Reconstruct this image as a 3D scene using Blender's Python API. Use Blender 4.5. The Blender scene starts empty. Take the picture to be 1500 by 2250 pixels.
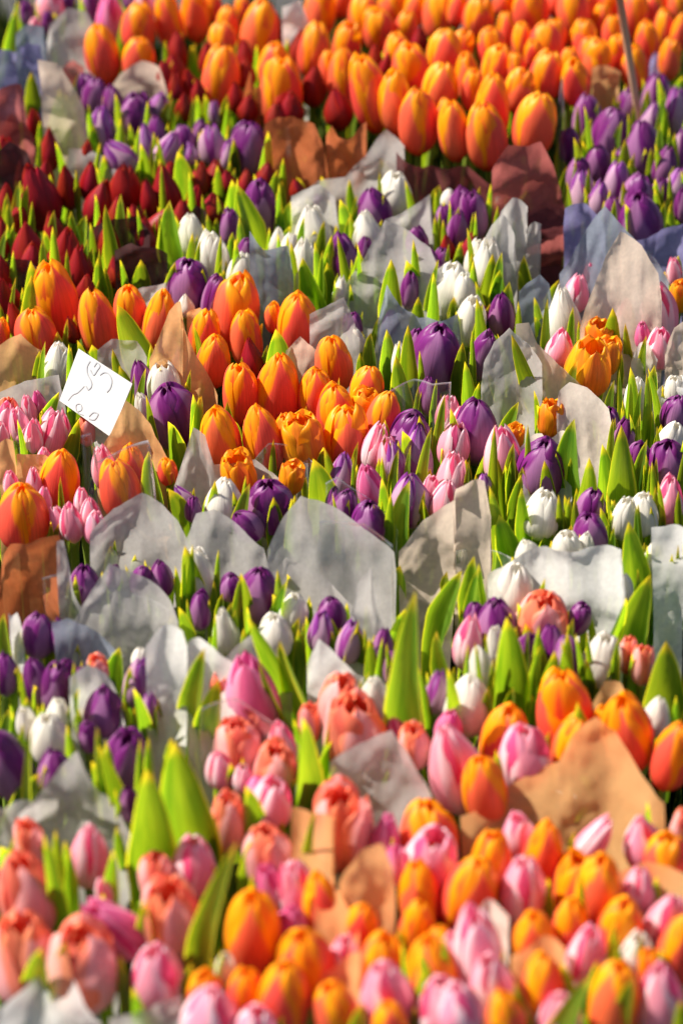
import bpy, math, random
import numpy as np
from mathutils import Vector, Matrix

# ------------------------------------------------------------------ camera, sky, sun
scene = bpy.context.scene
col = scene.collection
W0, H0 = 1500.0, 2250.0            # photograph size the layout numbers refer to
F = 5320.0                         # focal length in those pixels (about 85 mm)
PITCH = math.radians(35.0)
ZC = 0.42                          # height of the flower heads above the ground
CAMZ = ZC + 1.376
cam_d = bpy.data.cameras.new('camera')
cam = bpy.data.objects.new('camera', cam_d)
col.objects.link(cam)
cam.location = (0, 0, CAMZ)
cam.rotation_euler = (math.pi / 2 - PITCH, 0, 0)
cam_d.sensor_fit = 'VERTICAL'
cam_d.sensor_height = 36.0
cam_d.lens = F / H0 * 36.0
cam_d.clip_end = 400.0
cam_d.clip_start = 0.05
cam_d.dof.use_dof = True
cam_d.dof.focus_distance = 2.53
cam_d.dof.aperture_fstop = 3.3
scene.camera = cam

SUN_EL = math.radians(50.0)
SUN_AZ = math.radians(-76.0)       # from straight ahead (+y) towards the left (-x)
world = bpy.data.worlds.new('World')
scene.world = world
world.use_nodes = True
wn = world.node_tree
sky = wn.nodes.new('ShaderNodeTexSky')
sky.sky_type = 'NISHITA'
sky.sun_disc = False
sky.sun_elevation = SUN_EL
sky.sun_rotation = SUN_AZ
bg = wn.nodes['Background']
bg.inputs['Strength'].default_value = 0.055
wn.links.new(sky.outputs[0], bg.inputs['Color'])
sun_d = bpy.data.lights.new('sun', 'SUN')
sun_d.energy = 5.0
sun_d.angle = math.radians(0.6)
sun_d.color = (1.0, 0.94, 0.85)
sun = bpy.data.objects.new('sun', sun_d)
col.objects.link(sun)
sdir = Vector((math.sin(SUN_AZ) * math.cos(SUN_EL), math.cos(SUN_AZ) * math.cos(SUN_EL), math.sin(SUN_EL)))
sun.rotation_euler = sdir.to_track_quat('Z', 'Y').to_euler()
scene.view_settings.view_transform = 'Standard'
scene.view_settings.look = 'None'
scene.view_settings.gamma = 1.0
scene.view_settings.exposure = 0.92
scene.cycles.transparent_max_bounces = 16
scene.cycles.max_bounces = 8
scene.cycles.use_denoising = True

# ------------------------------------------------------------------ helpers
rnd = random.Random(11)
CAM = np.array([0.0, 0.0, CAMZ])
FWD = np.array([0.0, math.cos(PITCH), -math.sin(PITCH)])
UPV = np.array([0.0, math.sin(PITCH), math.cos(PITCH)])
RIG = np.array([1.0, 0.0, 0.0])

def ray(px, py):
    return FWD + RIG * ((px - W0 / 2) / F) + UPV * ((H0 / 2 - py) / F)      # unit depth
def at_z(px, py, z):
    r = ray(px, py)
    return CAM + r * ((z - CAMZ) / r[2])
def at_plane(px, py, p0, n):
    r = ray(px, py)
    return CAM + r * (np.dot(p0 - CAM, n) / np.dot(r, n))
def depth(p):
    return float(np.dot(np.asarray(p) - CAM, FWD))

def mesh_obj(name, V, Fc, mat, parent=None, uv=None, smooth=True):
    me = bpy.data.meshes.new(name)
    me.from_pydata([tuple(v) for v in V], [], Fc)
    if uv is not None:
        l = me.uv_layers.new(name='UVMap')
        idx = np.empty(len(me.loops), dtype=np.int32)
        me.loops.foreach_get('vertex_index', idx)
        l.data.foreach_set('uv', np.asarray(uv, dtype=np.float32)[idx].ravel())
    if smooth:
        me.polygons.foreach_set('use_smooth', [True] * len(me.polygons))
    me.materials.append(mat)
    me.update()
    o = bpy.data.objects.new(name, me)
    col.objects.link(o)
    if parent is not None:
        o.parent = parent
    return o

def empty(name, loc):
    o = bpy.data.objects.new(name, None)
    o.empty_display_size = 0.02
    o.location = loc
    col.objects.link(o)
    return o
def tag(o, label, cat, group=None):
    o['label'] = label
    o['category'] = cat
    if group:
        o['group'] = group

def grid_faces(nu, nv):
    return [(j * nu + i, j * nu + i + 1, (j + 1) * nu + i + 1, (j + 1) * nu + i) for j in range(nv - 1) for i in range(nu - 1)]

# ------------------------------------------------------------------ materials
class NT:
    def __init__(s, name):
        s.m = bpy.data.materials.new(name)
        s.m.use_nodes = True
        s.t = s.m.node_tree
        s.t.nodes.clear()
    def n(s, kind, **kw):
        nd = s.t.nodes.new(kind)
        for k, v in kw.items():
            if k.startswith('i_'):
                key = k[2:]
                nd.inputs[int(key) if key.isdigit() else key.replace('_', ' ')].default_value = v
            else:
                setattr(nd, k, v)
        return nd
    def l(s, a, b):
        s.t.links.new(a, b)
    def math(s, op, a, b=None, c=None, clamp=False):
        nd = s.n('ShaderNodeMath', operation=op)
        nd.use_clamp = clamp
        for i, x in enumerate((a, b, c)):
            if x is None:
                continue
            if hasattr(x, 'is_linked'):
                s.l(x, nd.inputs[i])
            else:
                nd.inputs[i].default_value = x
        return nd.outputs[0]
    def smooth(s, x, lo, hi):
        nd = s.n('ShaderNodeMapRange', interpolation_type='SMOOTHSTEP')
        s.l(x, nd.inputs[0])
        for i, v in ((1, lo), (2, hi)):
            if hasattr(v, 'is_linked'):
                s.l(v, nd.inputs[i])
            else:
                nd.inputs[i].default_value = v
        return nd.outputs[0]
    def mix(s, f, a, b, blend='MIX'):
        nd = s.n('ShaderNodeMix', data_type='RGBA', blend_type=blend)
        for k, x in ((0, f), (6, a), (7, b)):
            if hasattr(x, 'is_linked'):
                s.l(x, nd.inputs[k])
            else:
                nd.inputs[k].default_value = x if k == 0 else (*x, 1)
        return nd.outputs[2]
    def leafy(s, colour, trans, tcol=None, rough=0.45, spec=0.35, bump=None, bstr=0.2):
        p = s.n('ShaderNodeBsdfPrincipled', i_Roughness=rough)
        p.inputs['Specular IOR Level'].default_value = spec
        s.l(colour, p.inputs['Base Color'])
        tr = s.n('ShaderNodeBsdfTranslucent')
        s.l(tcol if tcol is not None else colour, tr.inputs['Color'])
        if bump is not None:
            b = s.n('ShaderNodeBump', i_Strength=bstr, i_Distance=0.001)
            s.l(bump, b.inputs['Height'])
            s.l(b.outputs[0], p.inputs['Normal'])
        mx = s.n('ShaderNodeMixShader', i_0=trans)
        s.l(p.outputs[0], mx.inputs[1]); s.l(tr.outputs[0], mx.inputs[2])
        return mx.outputs[0]
    def out(s, sh):
        o = s.n('ShaderNodeOutputMaterial')
        s.l(sh, o.inputs[0])
        return s.m

def uv_parts(t, su=28.0, sv=1.6):
    """d: 0 on the midrib .. 1 on the edge; v: 0 base .. 1 tip; st: fine lengthwise streaks"""
    uv = t.n('ShaderNodeUVMap')
    sep = t.n('ShaderNodeSeparateXYZ'); t.l(uv.outputs[0], sep.inputs[0])
    u, v = sep.outputs[0], sep.outputs[1]
    d = t.math('ABSOLUTE', t.math('MULTIPLY_ADD', u, 2.0, -1.0))
    oi = t.n('ShaderNodeObjectInfo')
    comb = t.n('ShaderNodeCombineXYZ')
    t.l(t.math('MULTIPLY', u, su), comb.inputs[0]); t.l(t.math('MULTIPLY', v, sv), comb.inputs[1])
    t.l(t.math('MULTIPLY', oi.outputs['Random'], 37.0), comb.inputs[2])
    ns = t.n('ShaderNodeTexNoise', i_Scale=1.0, i_Detail=3.0)
    t.l(comb.outputs[0], ns.inputs['Vector'])
    c2 = t.n('ShaderNodeCombineXYZ')
    t.l(t.math('MULTIPLY', u, 3.0), c2.inputs[0]); t.l(t.math('MULTIPLY', v, 2.5), c2.inputs[1])
    t.l(t.math('MULTIPLY', oi.outputs['Random'], 91.0), c2.inputs[2])
    n2 = t.n('ShaderNodeTexNoise', i_Scale=1.0, i_Detail=2.0)
    t.l(c2.outputs[0], n2.inputs['Vector'])
    return d, v, ns.outputs[0], n2.outputs[0], oi.outputs['Random']

def petal_mat(name, edge, mid, base, lim, trans=0.38, rough=0.42, base_w=0.12, dark=None):
    """lim: (edge band limit low in the petal, limit near the tip); mid colour inside, edge colour outside"""
    t = NT(name)
    d, v, st, n2, r = uv_parts(t)
    vv = t.math('POWER', t.math('MULTIPLY', t.math('SUBTRACT', v, 0.28), 1 / 0.72, clamp=True), 1.7)
    limit = t.math('MULTIPLY_ADD', vv, lim[1] - lim[0], lim[0])
    dd = t.math('ADD', d, t.math('MULTIPLY', t.math('SUBTRACT', st, 0.5), 0.35))
    dd = t.math('ADD', dd, t.math('MULTIPLY', t.math('SUBTRACT', n2, 0.5), 0.38))
    x = t.math('SUBTRACT', dd, limit)
    f = t.smooth(x, -0.12, 0.12)
    c = t.mix(f, mid, edge)
    c = t.mix(t.smooth(v, base_w * 2.2, base_w * 0.3), c, base)
    # lengthwise veins and a slow change of tone between petals
    vein = t.math('MULTIPLY_ADD', st, 0.6, 0.70)
    hsv = t.n('ShaderNodeHueSaturation')
    t.l(c, hsv.inputs['Color'])
    t.l(t.math('MULTIPLY_ADD', r, 0.018, 0.491), hsv.inputs['Hue'])
    t.l(t.math('MULTIPLY', vein, t.math('MULTIPLY_ADD', n2, 0.5, 0.75)), hsv.inputs['Value'])
    return t.out(t.leafy(hsv.outputs[0], trans, rough=rough, bump=st, bstr=0.35))

PM = {
 'O': (petal_mat('orange_petal', (1.0, 0.42, 0.006), (0.94, 0.150, 0.072), (0.80, 0.045, 0.012), (0.84, 0.05)),
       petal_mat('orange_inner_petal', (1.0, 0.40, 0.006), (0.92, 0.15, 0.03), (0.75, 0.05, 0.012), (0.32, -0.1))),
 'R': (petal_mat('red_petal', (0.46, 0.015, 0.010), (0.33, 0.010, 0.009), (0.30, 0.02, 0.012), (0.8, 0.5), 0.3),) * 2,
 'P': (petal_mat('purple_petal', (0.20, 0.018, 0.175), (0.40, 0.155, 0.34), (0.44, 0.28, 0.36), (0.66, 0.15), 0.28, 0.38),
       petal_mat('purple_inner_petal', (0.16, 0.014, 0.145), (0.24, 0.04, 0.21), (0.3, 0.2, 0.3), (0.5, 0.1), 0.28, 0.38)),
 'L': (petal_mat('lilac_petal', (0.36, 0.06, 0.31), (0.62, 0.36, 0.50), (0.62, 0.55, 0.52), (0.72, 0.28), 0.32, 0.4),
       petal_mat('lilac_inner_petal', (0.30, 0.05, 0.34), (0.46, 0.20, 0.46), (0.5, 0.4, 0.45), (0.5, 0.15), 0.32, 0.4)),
 'W': (petal_mat('white_petal', (0.88, 0.83, 0.74), (0.85, 0.80, 0.70), (0.62, 0.66, 0.36), (0.7, 0.4), 0.35, 0.45),) * 2,
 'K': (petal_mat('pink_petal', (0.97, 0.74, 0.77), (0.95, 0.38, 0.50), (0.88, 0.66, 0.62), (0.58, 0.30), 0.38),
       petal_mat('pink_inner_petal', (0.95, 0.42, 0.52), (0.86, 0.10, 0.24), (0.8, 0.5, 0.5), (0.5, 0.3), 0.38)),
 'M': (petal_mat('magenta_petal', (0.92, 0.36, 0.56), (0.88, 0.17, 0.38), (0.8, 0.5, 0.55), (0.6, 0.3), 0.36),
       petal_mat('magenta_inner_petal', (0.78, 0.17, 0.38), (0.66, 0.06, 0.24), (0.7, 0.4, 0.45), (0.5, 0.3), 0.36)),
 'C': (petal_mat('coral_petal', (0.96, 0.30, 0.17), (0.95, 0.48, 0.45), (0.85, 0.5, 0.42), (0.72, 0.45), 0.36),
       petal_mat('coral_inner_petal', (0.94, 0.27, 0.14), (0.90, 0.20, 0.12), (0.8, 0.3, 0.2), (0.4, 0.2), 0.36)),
 'Y': (petal_mat('yellow_petal', (0.95, 0.42, 0.008), (0.92, 0.27, 0.02), (0.7, 0.25, 0.02), (0.5, 0.2), 0.38),) * 2,
}

def leaf_mat(name, a, b, tc, trans):
    t = NT(name)
    d, v, st, n2, r = uv_parts(t, 34.0, 0.8)
    c = t.mix(t.smooth(n2, 0.3, 0.7), a, b)
    c = t.mix(t.smooth(d, 0.86, 1.0), c, (0.40, 0.46, 0.06))
    c = t.mix(t.smooth(v, 0.90, 1.0), c, (0.50, 0.46, 0.06))
    hsv = t.n('ShaderNodeHueSaturation'); t.l(c, hsv.inputs['Color'])
    t.l(t.math('MULTIPLY', t.math('MULTIPLY_ADD', st, 0.7, 0.65), t.math('MULTIPLY_ADD', r, 0.6, 0.72)), hsv.inputs['Value'])
    t.l(t.math('MULTIPLY_ADD', r, 0.03, 0.483), hsv.inputs['Hue'])
    tcx = t.mix(1.0, hsv.outputs[0], tc, 'MULTIPLY')
    return t.out(t.leafy(hsv.outputs[0], trans, tcol=tcx, rough=0.36, spec=0.4, bump=st, bstr=0.4))
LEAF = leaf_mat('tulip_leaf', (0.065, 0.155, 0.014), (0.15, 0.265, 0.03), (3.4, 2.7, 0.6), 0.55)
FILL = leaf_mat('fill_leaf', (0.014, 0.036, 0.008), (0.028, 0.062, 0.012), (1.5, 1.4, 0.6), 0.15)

def stem_mat():
    t = NT('tulip_stem')
    oi = t.n('ShaderNodeObjectInfo')
    ns = t.n('ShaderNodeTexNoise', i_Scale=60.0)
    c = t.mix(ns.outputs[0], (0.20, 0.33, 0.04), (0.34, 0.42, 0.06))
    return t.out(t.leafy(c, 0.12, rough=0.4))
STEM = stem_mat()

def paper_mat(name, colr, trans=0.38, grain=0.17, rough=0.75, clear=0.10):
    t = NT(name)
    tc = t.n('ShaderNodeTexCoord')
    n1 = t.n('ShaderNodeTexNoise', i_Scale=220.0, i_Detail=4.0); t.l(tc.outputs['Object'], n1.inputs['Vector'])
    n2 = t.n('ShaderNodeTexNoise', i_Scale=26.0, i_Detail=3.0); t.l(tc.outputs['Object'], n2.inputs['Vector'])
    mp = t.n('ShaderNodeMapping'); mp.inputs['Scale'].default_value = (400, 400, 30); t.l(tc.outputs['Object'], mp.inputs[0])
    n3 = t.n('ShaderNodeTexNoise', i_Scale=1.0, i_Detail=2.0); t.l(mp.outputs[0], n3.inputs['Vector'])
    g = t.math('ADD', t.math('MULTIPLY', n1.outputs[0], grain * 2), t.math('MULTIPLY', n3.outputs[0], grain))
    g = t.math('ADD', g, t.math('MULTIPLY', n2.outputs[0], grain * 1.5))
    g = t.math('ADD', g, 1.0 - grain * 2.25)
    hsv = t.n('ShaderNodeHueSaturation', i_Color=(*colr, 1)); t.l(g, hsv.inputs['Value'])
    bm = t.math('ADD', t.math('MULTIPLY', n1.outputs[0], 0.3), n2.outputs[0])
    sh = t.leafy(hsv.outputs[0], trans, rough=rough, spec=0.3, bump=bm, bstr=0.6)
    tb = t.n('ShaderNodeBsdfTransparent')
    mx = t.n('ShaderNodeMixShader')
    t.l(t.math('MULTIPLY', n2.outputs[0], clear * 2), mx.inputs[0]); t.l(sh, mx.inputs[1]); t.l(tb.outputs[0], mx.inputs[2])
    return t.out(mx.outputs[0])
PAPER = {
 'g': paper_mat('grey_paper', (0.66, 0.62, 0.58), 0.58, clear=0.18),
 'w': paper_mat('white_paper', (0.86, 0.83, 0.78), 0.5),
 's': paper_mat('slate_paper', (0.27, 0.30, 0.36)),
 'l': paper_mat('lilac_paper', (0.30, 0.27, 0.50)),
 'b': paper_mat('beige_paper', (0.74, 0.60, 0.47), 0.5),
 'c': paper_mat('cream_paper', (0.80, 0.69, 0.58)),
 'k': paper_mat('kraft_paper', (0.82, 0.46, 0.19), 0.5, grain=0.16, clear=0.06),
 'p': paper_mat('peach_paper', (1.0, 0.56, 0.22), 0.6, grain=0.10, clear=0.14),
 'o': paper_mat('orange_paper', (0.58, 0.16, 0.05)),
 'd': paper_mat('burgundy_paper', (0.17, 0.035, 0.035), 0.25),
 'r': paper_mat('rust_paper', (0.38, 0.09, 0.075), 0.3),
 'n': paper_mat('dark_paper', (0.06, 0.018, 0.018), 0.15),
}
def film_mat():
    t = NT('clear_film')
    tr = t.n('ShaderNodeBsdfTransparent'); tr.inputs[0].default_value = (0.96, 0.96, 0.965, 1)
    gl = t.n('ShaderNodeBsdfGlossy', i_Roughness=0.16)
    gl.inputs['Color'].default_value = (0.9, 0.9, 0.9, 1)
    df = t.n('ShaderNodeBsdfDiffuse'); df.inputs[0].default_value = (0.8, 0.8, 0.8, 1)
    uv = t.n('ShaderNodeUVMap'); sep = t.n('ShaderNodeSeparateXYZ'); t.l(uv.outputs[0], sep.inputs[0])
    edge = t.smooth(sep.outputs[1], 0.985, 1.0)
    mp = t.n('ShaderNodeMapping'); mp.inputs['Scale'].default_value = (14, 1.5, 1); t.l(uv.outputs[0], mp.inputs[0])
    ns = t.n('ShaderNodeTexNoise', i_Scale=1.0, i_Detail=3.0); t.l(mp.outputs[0], ns.inputs['Vector'])
    b = t.n('ShaderNodeBump', i_Strength=0.5, i_Distance=0.004); t.l(ns.outputs[0], b.inputs['Height']); t.l(b.outputs[0], gl.inputs['Normal'])
    lw = t.n('ShaderNodeLayerWeight', i_Blend=0.30)
    m1 = t.n('ShaderNodeMixShader')
    t.l(t.math('ADD', t.math('MULTIPLY', lw.outputs['Fresnel'], 0.8), t.math('MULTIPLY', edge, 0.35), clamp=True), m1.inputs[0])
    t.l(tr.outputs[0], m1.inputs[1]); t.l(gl.outputs[0], m1.inputs[2])
    m2 = t.n('ShaderNodeMixShader')
    t.l(t.math('ADD', t.math('MULTIPLY', t.smooth(ns.outputs[0], 0.5, 0.72), 0.22), t.math('MULTIPLY_ADD', edge, 0.35, 0.02)), m2.inputs[0])
    t.l(m1.outputs[0], m2.inputs[1]); t.l(df.outputs[0], m2.inputs[2])
    return t.out(m2.outputs[0])
FILM = film_mat()

# ------------------------------------------------------------------ the ground
def ground():
    t = NT('market_ground')
    tc = t.n('ShaderNodeTexCoord')
    ns = t.n('ShaderNodeTexNoise', i_Scale=40.0, i_Detail=6.0); t.l(tc.outputs['Object'], ns.inputs['Vector'])
    c = t.mix(ns.outputs[0], (0.03, 0.03, 0.03), (0.08, 0.075, 0.07))
    p = t.n('ShaderNodeBsdfPrincipled', i_Roughness=0.9); t.l(c, p.inputs['Base Color'])
    m = t.out(p.outputs[0])
    o = mesh_obj('ground', [(-200, -200, 0), (200, -200, 0), (200, 200, 0), (-200, 200, 0)], [(0, 1, 2, 3)], m)
    o['kind'] = 'structure'
ground()
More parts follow.
